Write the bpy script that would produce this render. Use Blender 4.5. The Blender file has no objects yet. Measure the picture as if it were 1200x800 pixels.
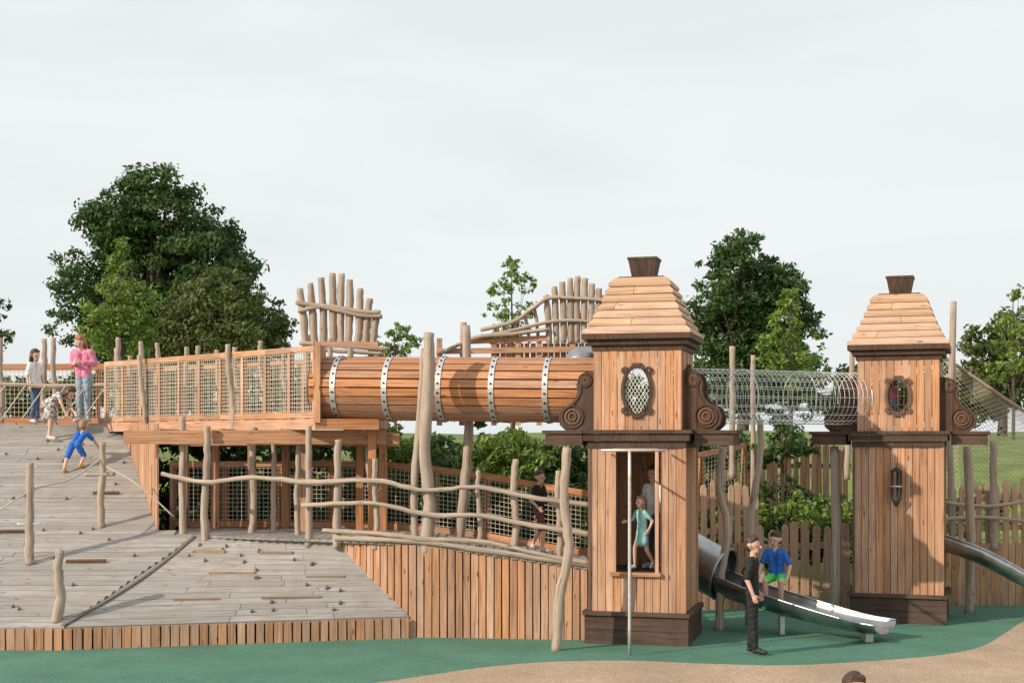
import bpy, math, random
import numpy as np
from mathutils import Vector, Matrix
random.seed(7); np.random.seed(7)
V=Vector
scene=bpy.context.scene
# ------------------------------------------------------------------ materials
def newmat(name):
    m=bpy.data.materials.new(name); m.use_nodes=True
    nt=m.node_tree; nt.nodes.clear()
    o=nt.nodes.new('ShaderNodeOutputMaterial'); b=nt.nodes.new('ShaderNodeBsdfPrincipled')
    nt.links.new(b.outputs[0],o.inputs[0])
    return m,nt,b,o
def N(nt,t,**k):
    n=nt.nodes.new(t)
    for a,v in k.items(): setattr(n,a,v)
    return n
def ramp(nt,fac,stops):
    r=N(nt,'ShaderNodeValToRGB'); e=r.color_ramp.elements
    while len(e)<len(stops): e.new(0.5)
    for i,(p,c) in enumerate(stops):
        e[i].position=p; e[i].color=(*c,1)
    nt.links.new(fac,r.inputs[0]); return r
def wood(name,c1,c2,cd,rough=.75,grey=None,greyamt=.4,bump=.3,var=.26):
    m,nt,b,o=newmat(name); L=nt.links.new
    uv=N(nt,'ShaderNodeUVMap'); geo=N(nt,'ShaderNodeNewGeometry'); tc=N(nt,'ShaderNodeTexCoord')
    mp=N(nt,'ShaderNodeMapping'); mp.inputs['Scale'].default_value=(38,1.5,1); L(uv.outputs[0],mp.inputs[0])
    n1=N(nt,'ShaderNodeTexNoise'); n1.inputs['Scale'].default_value=1; n1.inputs['Detail'].default_value=6; n1.inputs['Roughness'].default_value=.62; n1.inputs['Distortion'].default_value=.8
    L(mp.outputs[0],n1.inputs[0])
    r=ramp(nt,n1.outputs[0],[(.33,cd),(.47,c2),(.62,c1)])
    mk=N(nt,'ShaderNodeMapping'); mk.inputs['Scale'].default_value=(9,2.6,1); L(uv.outputs[0],mk.inputs[0])
    vk=N(nt,'ShaderNodeTexVoronoi'); vk.inputs['Scale'].default_value=1; L(mk.outputs[0],vk.inputs[0])
    rk=ramp(nt,vk.outputs['Distance'],[(.06,(.22,.17,.15)),(.15,(1,1,1))])
    mx=N(nt,'ShaderNodeMix',data_type='RGBA',blend_type='MULTIPLY'); mx.inputs[0].default_value=.85
    L(r.outputs[0],mx.inputs[6]); L(rk.outputs[0],mx.inputs[7])
    mr=N(nt,'ShaderNodeMapRange'); L(geo.outputs['Random Per Island'],mr.inputs[0]); mr.inputs[3].default_value=1-var; mr.inputs[4].default_value=1+var*.5
    hs=N(nt,'ShaderNodeHueSaturation'); L(mx.outputs[2],hs.inputs['Color']); L(mr.outputs[0],hs.inputs['Value'])
    m2=N(nt,'ShaderNodeMath',operation='FRACT'); mm=N(nt,'ShaderNodeMath',operation='MULTIPLY'); mm.inputs[1].default_value=17.3
    L(geo.outputs['Random Per Island'],mm.inputs[0]); L(mm.outputs[0],m2.inputs[0])
    mr2=N(nt,'ShaderNodeMapRange'); L(m2.outputs[0],mr2.inputs[0]); mr2.inputs[3].default_value=.78; mr2.inputs[4].default_value=1.08
    L(mr2.outputs[0],hs.inputs['Saturation'])
    ms=N(nt,'ShaderNodeMapping'); ms.inputs['Scale'].default_value=(1.6,1.6,.7); L(tc.outputs['Object'],ms.inputs[0])
    n2=N(nt,'ShaderNodeTexNoise'); n2.inputs['Scale'].default_value=2.2; n2.inputs['Detail'].default_value=7; n2.inputs['Roughness'].default_value=.62; L(ms.outputs[0],n2.inputs[0])
    st=ramp(nt,n2.outputs[0],[(.40,(0,0,0)),(.64,(1,1,1))])
    g=N(nt,'ShaderNodeMix',data_type='RGBA',blend_type='MIX')
    ma=N(nt,'ShaderNodeMath',operation='MULTIPLY'); ma.inputs[1].default_value=greyamt; L(st.outputs[0],ma.inputs[0]); L(ma.outputs[0],g.inputs[0])
    L(hs.outputs[0],g.inputs[6]); g.inputs[7].default_value=(*(grey or cd),1)
    L(g.outputs[2],b.inputs['Base Color']); b.inputs['Roughness'].default_value=rough; b.inputs['Specular IOR Level'].default_value=.3
    bp=N(nt,'ShaderNodeBump'); bp.inputs['Strength'].default_value=bump; bp.inputs['Distance'].default_value=.01
    L(n1.outputs[0],bp.inputs['Height']); L(bp.outputs[0],b.inputs['Normal'])
    return m
def plain(name,c,rough=.6,metal=0,var=.12,scale=30,bump=0):
    m,nt,b,o=newmat(name); L=nt.links.new
    tc=N(nt,'ShaderNodeTexCoord'); n=N(nt,'ShaderNodeTexNoise'); n.inputs['Scale'].default_value=scale; n.inputs['Detail'].default_value=4
    L(tc.outputs['Object'],n.inputs[0])
    a=[max(0,x*(1-var)) for x in c]; d=[min(1,x*(1+var)) for x in c]
    r=ramp(nt,n.outputs[0],[(.35,a),(.65,d)]); L(r.outputs[0],b.inputs['Base Color'])
    b.inputs['Roughness'].default_value=rough; b.inputs['Metallic'].default_value=metal
    if bump:
        bp=N(nt,'ShaderNodeBump'); bp.inputs['Strength'].default_value=bump; bp.inputs['Distance'].default_value=.02
        L(n.outputs[0],bp.inputs['Height']); L(bp.outputs[0],b.inputs['Normal'])
    return m
def speckle(name,c1,c2,c3):
    m,nt,b,o=newmat(name); L=nt.links.new
    tc=N(nt,'ShaderNodeTexCoord')
    v=N(nt,'ShaderNodeTexVoronoi'); v.inputs['Scale'].default_value=90; L(tc.outputs['Object'],v.inputs[0])
    r=ramp(nt,v.outputs['Color'],[(.15,c1),(.5,c2),(.85,c3)])
    n=N(nt,'ShaderNodeTexNoise'); n.inputs['Scale'].default_value=.9; n.inputs['Detail'].default_value=9; n.inputs['Roughness'].default_value=.68; L(tc.outputs['Object'],n.inputs[0])
    rn=ramp(nt,n.outputs[0],[(.33,(.68,.69,.68)),(.66,(1.0,1.0,1.0))])
    mx=N(nt,'ShaderNodeMix',data_type='RGBA',blend_type='MULTIPLY'); mx.inputs[0].default_value=1
    L(r.outputs[0],mx.inputs[6]); L(rn.outputs[0],mx.inputs[7]); L(mx.outputs[2],b.inputs['Base Color'])
    b.inputs['Roughness'].default_value=.9
    bp=N(nt,'ShaderNodeBump'); bp.inputs['Strength'].default_value=.3; bp.inputs['Distance'].default_value=.005
    L(v.outputs['Distance'],bp.inputs['Height']); L(bp.outputs[0],b.inputs['Normal'])
    return m
def leafmat(name,c1,c2):
    m,nt,b,o=newmat(name); L=nt.links.new
    geo=N(nt,'ShaderNodeNewGeometry'); tc=N(nt,'ShaderNodeTexCoord')
    n=N(nt,'ShaderNodeTexNoise'); n.inputs['Scale'].default_value=.9; n.inputs['Detail'].default_value=3; L(tc.outputs['Object'],n.inputs[0])
    ad=N(nt,'ShaderNodeMath',operation='ADD'); L(geo.outputs['Random Per Island'],ad.inputs[0]); L(n.outputs[0],ad.inputs[1])
    h=N(nt,'ShaderNodeMath',operation='MULTIPLY'); h.inputs[1].default_value=.5; L(ad.outputs[0],h.inputs[0])
    r=ramp(nt,h.outputs[0],[(.2,c1),(.8,c2)]); L(r.outputs[0],b.inputs['Base Color']); b.inputs['Roughness'].default_value=.55
    t=N(nt,'ShaderNodeBsdfTranslucent'); L(r.outputs[0],t.inputs[0])
    ms=N(nt,'ShaderNodeMixShader'); ms.inputs[0].default_value=.35
    L(b.outputs[0],ms.inputs[1]); L(t.outputs[0],ms.inputs[2]); L(ms.outputs[0],o.inputs[0])
    return m
M={}
M['fresh']=wood('larch_boards',(.61,.345,.205),(.50,.262,.145),(.29,.135,.07),grey=(.33,.195,.125),greyamt=.45)
M['orange']=wood('larch_orange',(.58,.29,.15),(.47,.22,.108),(.26,.11,.05),grey=(.32,.175,.11),greyamt=.35)
M['pale']=wood('larch_shingle',(.62,.41,.27),(.54,.34,.215),(.36,.21,.125),grey=(.44,.30,.215),greyamt=.45,var=.15)
M['grey']=wood('weathered_boards',(.39,.37,.35),(.33,.31,.29),(.19,.17,.155),grey=(.27,.235,.205),greyamt=.45,var=.16)
M['dark']=wood('stained_dark_oak',(.10,.052,.033),(.062,.033,.022),(.026,.015,.010),rough=.65,greyamt=.4,grey=(.12,.08,.058),var=.28)
M['brown']=wood('old_brown_boards',(.20,.115,.07),(.15,.08,.048),(.07,.04,.025),greyamt=.3)  # dark brown timber for frames, rings, floors and the far palisade
M['log']=wood('peeled_robinia_log',(.50,.385,.29),(.40,.30,.22),(.20,.14,.10),grey=(.32,.265,.225),greyamt=.6,bump=.6,var=.24)
M['rope']=plain('beige_rope',(.50,.45,.37),.9)
M['steel']=plain('brushed_steel',(.40,.40,.41),.34,1.0,.18,5)
M['band']=plain('galvanised_steel',(.62,.63,.64),.45,.7,.1,20)
M['wire']=plain('steel_wire',(.70,.71,.72),.45,.3,.1,20)
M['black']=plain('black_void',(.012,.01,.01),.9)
M['rubber']=plain('black_cable',(.03,.03,.03),.7)
M['hold']=plain('climbing_hold',(.15,.135,.12),.8)
M['grass']=plain('grass',(.135,.185,.036),.9,0,.35,1.6,.6)
M['green']=speckle('green_wetpour',(.048,.150,.103),(.075,.21,.148),(.12,.29,.205))
M['tan']=speckle('tan_wetpour',(.30,.205,.135),(.47,.34,.235),(.60,.47,.35))
M['leafD']=leafmat('leaf_dark',(.030,.068,.017),(.095,.17,.035))
M['leafO']=leafmat('leaf_olive',(.055,.08,.017),(.14,.17,.04))
M['leafL']=leafmat('leaf_light',(.10,.17,.028),(.24,.34,.06))
M['bark']=plain('bark',(.10,.075,.055),.95,0,.3,6,.5)
M['skin']=plain('skin',(.60,.38,.285),.5,0,.05)
M['lip']=plain('lips',(.42,.16,.13),.5)
M['eye']=plain('eyes',(.07,.05,.04),.25)
M['hairB']=plain('hair_brown',(.055,.030,.018),.55,0,.35,60,.5)
M['hairR']=plain('hair_redblond',(.33,.15,.06),.55,0,.3,60,.5)
M['hairF']=plain('hair_fair',(.30,.18,.09),.55,0,.3,60,.5)
M['tblack']=plain('cloth_black',(.012,.012,.014),.85)
M['tblue']=plain('cloth_blue',(.02,.13,.50),.8)
M['tnavy']=plain('cloth_navy',(.02,.03,.09),.85)
M['tgreen']=plain('cloth_lime',(.10,.62,.12),.7)
M['tteal']=plain('cloth_turquoise',(.28,.55,.56),.8)
M['tpink']=plain('cloth_pink',(.66,.22,.36),.85)
M['twhite']=plain('cloth_white',(.75,.74,.72),.85)
M['tjean']=plain('cloth_denim',(.26,.34,.42),.85)
M['tjeanD']=plain('cloth_denim_dark',(.07,.12,.22),.85)
M['tbrown']=plain('cloth_brown',(.12,.05,.035),.85)
M['tyellow']=plain('cloth_yellow',(.55,.33,.06),.85)
M['spot']=plain('cloth_floral',(.42,.40,.40),.85,0,.9,22)
M['shoe']=plain('shoe',(.5,.5,.5),.6)
M['shoeB']=plain('shoe_black',(.02,.02,.02),.5)
# ------------------------------------------------------------------ mesh builder
def nz(v): 
    v=V(v); return v.normalized() if v.length>1e-9 else V((0,0,1))
class MB:
    def __init__(s): s.v=[];s.f=[];s.m=[];s.u=[];s.sm=[]
    def add(s,vs,fs,mat,uvs=None,smooth=False):
        o=len(s.v); s.v+= [tuple(x) for x in vs]
        for i,f in enumerate(fs):
            s.f.append([o+k for k in f]); s.m.append(mat); s.sm.append(smooth)
            s.u.append(uvs[i] if uvs else [(vs[k][0],vs[k][1]) for k in f])
    def beam(s,p0,p1,wd,w,t,mat,w1=None,t1=None):
        p0=V(p0);p1=V(p1);a=nz(p1-p0); wd=V(wd); wd=nz(wd-a*wd.dot(a)); td=a.cross(wd)
        w1=w if w1 is None else w1; t1=t if t1 is None else t1
        L=(p1-p0).length; vs=[]
        for p,ww,tt in((p0,w,t),(p1,w1,t1)):
            for i,j in((-1,-1),(1,-1),(1,1),(-1,1)): vs.append(p+wd*(i*ww/2)+td*(j*tt/2))
        fs=[(0,1,5,4),(1,2,6,5),(2,3,7,6),(3,0,4,7),(3,2,1,0),(4,5,6,7)]
        ru=random.uniform(0,20); rv=random.uniform(0,20); uvs=[]
        for k,f in enumerate(fs[:4]):
            ww=w if k in(0,2) else t; o=ru+(k*.31)
            uvs.append([(o,rv),(o+ww,rv),(o+ww,rv+L),(o,rv+L)])
        uvs+= [[(ru,rv),(ru+w,rv),(ru+w,rv+.01),(ru,rv+.01)]]*2
        s.add(vs,fs,mat,uvs)
    def log(s,pts,rs,mat='log',n=10,wob=.0,seg=6,cap=True,smooth=True):
        pts=[V(p) for p in pts]
        if isinstance(rs,(int,float)): rs=[rs]*len(pts)
        P=[];R=[]
        for i in range(len(pts)-1):
            a=pts[max(i-1,0)];b=pts[i];c=pts[i+1];d=pts[min(i+2,len(pts)-1)]
            for k in range(seg):
                t=k/seg
                P.append(.5*((2*b)+(c-a)*t+(2*a-5*b+4*c-d)*t*t+(3*b-a-3*c+d)*t**3)); R.append(rs[i]*(1-t)+rs[i+1]*t)
        P.append(pts[-1]);R.append(rs[-1])
        if wob:
            for i in range(1,len(P)-1):
                P[i]=P[i]+V([random.uniform(-wob,wob) for _ in range(3)]); 
            R=[r*random.uniform(.9,1.1) for r in R]
        vs=[];fs=[];uvs=[];ln=random.uniform(0,20);ru=random.uniform(0,20)
        ref=V((0,0,1)); a0=nz(P[-1]-P[0])
        if abs(a0.z)>.8: ref=V((1,0,0))
        lens=[]
        for i,p in enumerate(P):
            t=nz(P[min(i+1,len(P)-1)]-P[max(i-1,0)]); x=nz(ref.cross(t)); y=t.cross(x)
            if i: ln+=(P[i]-P[i-1]).length
            lens.append(ln)
            for k in range(n):
                an=2*math.pi*k/n; vs.append(p+x*math.cos(an)*R[i]+y*math.sin(an)*R[i])
        for i in range(len(P)-1):
            for k in range(n):
                k2=(k+1)%n; fs.append((i*n+k,i*n+k2,(i+1)*n+k2,(i+1)*n+k))
                c=2*math.pi*R[0]/n; uvs.append([(ru+k*c,lens[i]),(ru+(k+1)*c,lens[i]),(ru+(k+1)*c,lens[i+1]),(ru+k*c,lens[i+1])])
        if cap:
            fs.append(tuple(range(n))[::-1]); uvs.append([(ru+.01*k,0) for k in range(n)])
            fs.append(tuple((len(P)-1)*n+k for k in range(n))); uvs.append([(ru+.01*k,0) for k in range(n)])
        s.add(vs,fs,mat,uvs,smooth)
    def rod(s,p0,p1,r,mat,n=4):
        p0=V(p0);p1=V(p1);t=nz(p1-p0);x=nz(t.orthogonal());y=t.cross(x);vs=[]
        for p in(p0,p1):
            for k in range(n):
                an=2*math.pi*k/n; vs.append(p+x*math.cos(an)*r+y*math.sin(an)*r)
        s.add(vs,[(k,(k+1)%n,n+(k+1)%n,n+k) for k in range(n)],mat,None,True)
    def ring(s,c,ax,ra,rb,r,mat,ref=(0,0,1),n=36,m=8,flat=None):
        c=V(c);ax=nz(ax);up=nz(V(ref)-ax*V(ref).dot(ax));sd=up.cross(ax);vs=[]
        for i in range(n):
            an=2*math.pi*i/n; e=sd*math.cos(an)*ra+up*math.sin(an)*rb
            nn=nz(sd*math.cos(an)*rb+up*math.sin(an)*ra)
            if flat:
                for q,w in((-1,-1),(1,-1),(1,1),(-1,1)): vs.append(c+e+nn*(q*flat[0]/2)+ax*(w*flat[1]/2))
            else:
                for k in range(m):
                    b=2*math.pi*k/m; vs.append(c+e+nn*math.cos(b)*r+ax*math.sin(b)*r)
        m=4 if flat else m
        fs=[(i*m+k,i*m+(k+1)%m,((i+1)%n)*m+(k+1)%m,((i+1)%n)*m+k) for i in range(n) for k in range(m)]
        s.add(vs,fs,mat,None,not flat)
    def prism(s,poly,vec,mat,o=(0,0,0)):
        o=V(o);vec=V(vec);a=[V(p)+o for p in poly];b=[p+vec for p in a];n=len(a)
        fs=[tuple(range(n))[::-1],tuple(range(n,2*n))]+[(i,(i+1)%n,n+(i+1)%n,n+i) for i in range(n)]
        s.add(a+b,fs,mat)
    def net(s,a,b,c,d,cu,cv,diag=False,r=.0055,mat='rope'):
        a,b,c,d=map(V,(a,b,c,d))
        B=lambda x,y:(a*(1-x)+b*x)*(1-y)+(d*(1-x)+c*x)*y
        nu=max(2,int((b-a).length/cu)); nv=max(2,int((d-a).length/cv))
        if not diag:
            for i in range(nu+1): s.rod(B(i/nu,0),B(i/nu,1),r,mat)
            for j in range(nv+1): s.rod(B(0,j/nv),B(1,j/nv),r,mat)
        else:
            for i in range(-nv,nu+1):
                x0,y0,x1,y1=i,0,i+nv,nv
                if x0<0: y0=-x0;x0=0
                if x1>nu: y1-=x1-nu;x1=nu
                if x1>x0:
                    s.rod(B(x0/nu,y0/nv),B(x1/nu,y1/nv),r,mat); s.rod(B(1-x0/nu,y0/nv),B(1-x1/nu,y1/nv),r,mat)
    def build(s,name,parent=None,loc=(0,0,0),rotz=0):
        me=bpy.data.meshes.new(name); me.from_pydata(s.v,[],s.f)
        used=sorted(set(s.m))
        for k in used: me.materials.append(M[k])
        ix={k:i for i,k in enumerate(used)}
        me.polygons.foreach_set('material_index',[ix[k] for k in s.m]); me.polygons.foreach_set('use_smooth',s.sm)
        uvl=me.uv_layers.new(name='UVMap'); fl=[]
        for u in s.u:
            for q in u: fl+= [q[0],q[1]]
        uvl.data.foreach_set('uv',fl); me.update()
        o=bpy.data.objects.new(name,me); scene.collection.objects.link(o)
        o.location=loc; o.rotation_euler=(0,0,rotz)
        if parent: o.parent=parent
        return o
def empty(name,loc=(0,0,0),rotz=0):
    e=bpy.data.objects.new(name,None); e.empty_display_size=.3; scene.collection.objects.link(e); e.location=loc; e.rotation_euler=(0,0,rotz); return e
def lerp(a,b,t): return a+(b-a)*t
def interp(tab,x):
    if x<=tab[0][0]: return tab[0][1]
    for (a,p),(b,q) in zip(tab,tab[1:]):
        if x<=b: return lerp(p,q,(x-a)/(b-a))
    return tab[-1][1]
# ------------------------------------------------------------------ terrain
def sst(a,b,x): t=max(0,min(1,(x-a)/(b-a))); return t*t*(3-2*t)
def hgt(x,y):
    return sst(24.5,34,y)*2.35+sst(32,60,y)*.6+ (.12*math.sin(x*.31+y*.2) if y>26 else 0)
g=MB()
xs=[-600,-200,-90,-60,-45]+[x for x in range(-36,37,2)]+[45,60,90,200,600]
ys=[-60,-10,5,15,20,23]+[24+i for i in range(0,18)]+[45,50,56,64,80,120,250,900]
vs=[(x,y,hgt(x,y)) for y in ys for x in xs]; nx=len(xs)
fs=[(j*nx+i,j*nx+i+1,(j+1)*nx+i+1,(j+1)*nx+i) for j in range(len(ys)-1) for i in range(nx-1)]
g.add(vs,fs,'grass',None,True); g.build('grass_ground')
g=MB(); g.add([(-30,2,.004),(30,2,.004),(30,24.3,.004),(-30,24.3,.004)],[(0,1,2,3)],'green'); g.build('green_rubber_ground')
edge=[(-30,9),(-6,12.6),(-3.2,14.3),(-1.49,15.55),(-.4,16.54),(.41,17.0),(1.4,17.1),(2.33,16.86),(3.2,16.75),(4.08,16.99),(5.26,17.53),(6.04,18.3),(6.75,19.5),(7.6,21.0),(8.6,22.2),(12,22.4),(30,22.4)]
pts=[]
for i in range(len(edge)-1):
    a=V(edge[max(i-1,0)]);b=V(edge[i]);c=V(edge[i+1]);d=V(edge[min(i+2,len(edge)-1)])
    for k in range(6):
        t=k/6; pts.append(.5*((2*b)+(c-a)*t+(2*a-5*b+4*c-d)*t*t+(3*b-a-3*c+d)*t**3) if 1<i<14 else b.lerp(c,t))
pts.append(V(edge[-1]))
g=MB(); vs=[];fs=[]
for p in pts: vs+=[(p.x,p.y,.008),(p.x,2,.008)]
for i in range(len(pts)-1): fs.append((2*i+1,2*i+3,2*i+2,2*i))
g.add(vs,fs,'tan'); g.build('tan_rubber_path')
# ------------------------------------------------------------------ board walls
def boardwall(mb,line,mat='fresh',w=.115,t=.03,gap=.008,jz=.0):
    d=[0]
    for a,b in zip(line,line[1:]): d.append(d[-1]+math.hypot(b[0]-a[0],b[1]-a[1]))
    tab=[[(d[i],line[i][k]) for i in range(len(line))] for k in range(4)]
    s=w/2
    while s<d[-1]:
        ww=w*random.uniform(.86,1.0)
        x,y,zb,zt=[interp(tt,s) for tt in tab]; x2,y2=interp(tab[0],s+.02),interp(tab[1],s+.02); x1,y1=interp(tab[0],s-.02),interp(tab[1],s-.02)
        if zt-zb>.02:
            dr=V((x2-x1,y2-y1,0)); off=random.uniform(-.006,.006)
            mb.beam((x,y+off,zb),(x+random.uniform(-.003,.003),y+off,zt+random.uniform(-jz,jz)),dr,ww-gap,t,mat)
        s+=w
WL=[(-5.03,20.7),(-4.56,20.53),(-3.6,20.0),(-2.42,19.55),(-1.86,19.3),(-1.15,19.17),(-.46,19.1),(.23,19.0),(1.02,18.9),(1.3,18.85)]
WZ=[(-5.03,1.28),(-1.86,1.27),(-1.15,1.24),(.23,1.06),(1.3,.92)]
def slope(y): return .29+.392*(y-18.0)
ramp_e=empty('climbing_ramp')
mb=MB()
RB=[(18.0,-5.70),(20.53,-4.56),(20.72,-5.16),(24.5,-6.69)]
y=18.0; bw=.145*math.cos(math.atan(.392))
while y<24.5:
    yc=y+bw/2; xr=interp(RB,yc) ; x=-13.0+random.uniform(-1,0)
    while x<xr-.05:
        x2=min(x+random.uniform(2.2,3.6),xr)
        if xr-x2<.5:x2=xr
        c=slope(yc)-.02+random.uniform(-.004,.004)
        mb.beam((x+.003,yc,c),(x2-.003,yc,c),(0,1,.392),.138,.04,'grey'); x=x2
    y+=bw
A=V((-5.70,18.02,.29));B=V((-4.56,20.53,1.28));C=V((-2.42,19.62,1.28));D=V((-1.38,19.12,.29))
n=15
for i in range(n):
    t0=(i+.5)/n; a=A.lerp(B,t0)+V((.03,0,-.02)); b=D.lerp(C,t0)+V((0,0,-.02))
    cuts=[0,random.uniform(.25,.5),random.uniform(.6,.8),1]
    for q,q2 in zip(cuts,cuts[1:]):
        e0=(B-A).lerp(C-D,q)/n*.47; e1=(B-A).lerp(C-D,q2)/n*.47
        p=a.lerp(b,q+.001);r_=a.lerp(b,q2-.001); dn=V((0,.01,-.04)); ru=random.uniform(0,20);ww=.13;LL=(r_-p).length
        vs=[p-e0,r_-e1,r_+e1,p+e0]; vs=[v+V((0,0,.02)) for v in vs]; vs+=[v+dn for v in vs]
        uvt=[(ru,0),(ru,LL),(ru+ww,LL),(ru+ww,0)]
        mb.add(vs,[(0,1,2,3),(4,5,1,0),(7,6,5,4),(3,2,6,7),(0,3,7,4),(1,5,6,2)],'grey',[uvt]*6)
mb.build('sloping_deck',ramp_e)
mb=MB()
boardwall(mb,[(-13,17.98,0,.275),(-5.7,17.99,0,.275),(-1.34,19.10,0,.275)],'fresh',.12,.03)
mb.build('edge_boards',ramp_e)
mb=MB()
boardwall(mb,[(-6.69,24.5,slope(24.5)-.1,2.9),(-5.16,20.72,slope(20.72)-.1,2.9)],'fresh',.12,.03)
mb.build('side_boards',ramp_e)
mb=MB()
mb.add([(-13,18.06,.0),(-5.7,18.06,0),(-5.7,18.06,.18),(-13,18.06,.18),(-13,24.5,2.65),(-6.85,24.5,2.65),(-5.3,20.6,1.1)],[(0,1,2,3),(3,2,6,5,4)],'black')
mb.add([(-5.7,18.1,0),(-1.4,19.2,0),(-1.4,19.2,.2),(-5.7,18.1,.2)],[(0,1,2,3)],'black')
mb.build('gap_shadow_sheets',ramp_e)  # black sheets under the boards, painting the shadow seen through their gaps
mb=MB()
for i in range(16):
    t=i/15;t2=(i+1)/15
    f=lambda t:A.lerp(B,t)+V((.13*math.sin(t*3.14),0,.022))
    if i<15: mb.beam(f(t),f(t2),(1,0,0),.05,.006,'hold')
for i in range(80):
    x=random.uniform(-9,-4.4);yy=random.uniform(18.2,24.2)
    if x<interp(RB,yy)-.15:
        mb.log([(x,yy,slope(yy)),(x+.01,yy-.02,slope(yy)+.035)],[.035*random.uniform(.6,1),.016],'hold',7,seg=2)
for i in range(22):
    t=random.uniform(.1,.9);q=random.uniform(.1,.92);p=A.lerp(B,t).lerp(D.lerp(C,t),q)
    mb.log([p,p+V((0,-.02,.035))],[.034*random.uniform(.6,1),.016],'hold',7,seg=2)
for (x,yy,l) in[(-5.9,19.7,.55),(-6.25,21.9,.4),(-7.2,20.6,.45),(-7.3,18.8,.5)]:
    mb.beam((x-l/2,yy,slope(yy)+.025),(x+l/2,yy,slope(yy)+.03),(0,1,.39),.045,.04,'brown')
for q0,q1,t in[(.12,.30,.8),(.3,.5,.55),(.5,.68,.8),(.55,.75,.25),(.25,.40,.25),(.72,.88,.5)]:
    mb.beam(A.lerp(B,t).lerp(D.lerp(C,t),q0)+V((0,0,.02)),A.lerp(B,t).lerp(D.lerp(C,t),q1)+V((0,0,.02)),B-A,.035,.035,'log')
mb.build('holds',ramp_e)
def logpost(pts,r=.065,name='log_post',taper=.8,wob=.008):
    mb=MB(); k=len(pts); mb.log(pts,[r*lerp(1,taper,i/(k-1)) for i in range(k)],'log',11,wob); return mb.build(name)
def post(x,y,z0,z1,r=.065,lx=0,ly=0,bend=.04):
    b=random.uniform(-bend,bend); 
    logpost([(x,y,z0),(x+lx*.35+b,y+ly*.35,lerp(z0,z1,.35)),(x+lx*.7-b*.4,y+ly*.7,lerp(z0,z1,.7)),(x+lx,y+ly,z1)],r)
post(-6.67,19.68,.93,2.34,.065); post(-5.99,20.8,1.37,2.62,.055); post(-5.82,18.16,.33,1.25,.07,.05)
def rope(name,pts,r=.012,mat='rope'):
    mb=MB(); mb.log(pts,r,mat,6,0,5); mb.build(name)
rope('climbing_rope',[(-8.2,19.0,1.1),(-7.4,19.4,1.45),(-6.67,19.68,1.95),(-6.3,20.3,2.1),(-5.99,20.8,2.4)])
rope('climbing_rope',[(-5.99,20.8,2.3),(-5.4,20.6,2.0),(-4.9,20.6,1.55)])
mb=MB(); mb.log([(-6.25,20.78,2.15),(-5.8,20.78,2.16)],.03); mb.log([(-6.85,19.66,1.5),(-6.5,19.66,1.5)],.012,'band'); mb.build('log_crossbar')
# ------------------------------------------------------------------ walkway & tall wall
def zc(x): return interp(WZ,x)
wall=empty('timber_retaining_wall')
mb=MB()
line=[(x,y,0 if x>-1.38 else max(0,.29+(1.28-.29)*(-1.38-x)/1.04)-.04,zc(x)-.005) for x,y in[(-2.44,19.64),(-1.9,19.36),(-1.39,19.16),(-1.37,19.16),(-.9,19.12),(-.46,19.1),(.23,19.0),(1.25,18.87)]]
boardwall(mb,line,'fresh',.105,.032,.008,.008); mb.build('planks',wall)
nl_=len(line)
mb=MB(); mb.add([(x,y+.05,0) for x,y,_,_ in line]+[(x,y+.05,zt-.03) for x,y,_,zt in line],[(i,i+1,nl_+i+1,nl_+i) for i in range(nl_-1)],'black'); mb.build('gap_shadow_strip',wall)  # black strip behind the planks colours in the shadow of their gaps
BL=[(-5.4,22.3),(-2.2,22.0),(-.75,21.6),(.25,21.2),(1.1,20.9),(1.6,20.7)]
walk=empty('timber_walkway'); mb=MB()
x=-5.0
while x<1.25:
    yf=interp(WL,x); yb=interp(BL,x)+.1; z=zc(x)
    mb.beam((x,yf-.04,z),(x,yb,z),(1,0,0),.112,.035,'grey'); x+=.12
mb.build('deck',walk)
mb=MB()
tr=[(x,y-.05,zc(x)+.045) for x,y in WL[3:]]; mb.log(tr,[.04]*len(tr),'log',8,.003); mb.build('edge_log',walk)
def rail(pts,r=.035,name='log_handrail'): 
    mb=MB(); mb.log(pts,[r*random.uniform(.85,1.15) for _ in pts],'log',9,.007); mb.build(name)
rail([(-5.08,20.66,2.17),(-4.38,20.25,2.06),(-3.62,20.0,2.13),(-2.78,19.62,2.08),(-1.86,19.24,2.11),(-1.15,19.1,1.98),(-.46,19.02,2.03),(.23,18.92,1.90),(1.05,18.82,1.80)],.036)
rail([(-2.9,19.66,1.76),(-1.86,19.24,1.80),(-1.15,19.1,1.66),(-.4,19.02,1.64),(.3,18.92,1.52),(1.05,18.82,1.41)],.034)
rail([(-2.6,19.56,1.42),(-1.86,19.24,1.40),(-1.15,19.1,1.33),(-.4,19.02,1.30),(.3,18.92,1.16),(1.05,18.82,1.02)],.032)
for x,y,z1,r,lx in[(-4.78,20.65,3.0,.06,0),(-4.39,20.35,2.85,.06,.03),(-2.82,19.75,2.85,.055,0),(-2.41,19.55,2.66,.06,.02),(-1.86,19.34,2.4,.045,0),(.0,19.1,2.4,.055,.05),(.62,19.02,2.25,.045,0),(-.45,19.2,2.25,.04,0)]:
    post(x,y,zc(x)-.1,z1,r,lx)
logpost([(-1.16,19.22,1.1),(-1.12,19.2,1.8),(-1.18,19.2,2.6),(-1.13,19.2,3.4),(-1.12,19.22,4.10)],.09,taper=.85)
logpost([(-1.30,19.28,1.1),(-1.33,19.28,2.0),(-1.25,19.3,3.0),(-1.2,19.3,3.9)],.055)
logpost([(-.78,20.6,1.1),(-.68,20.5,2.0),(-.62,20.4,2.9),(-.66,20.4,4.3)],.075)
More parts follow.
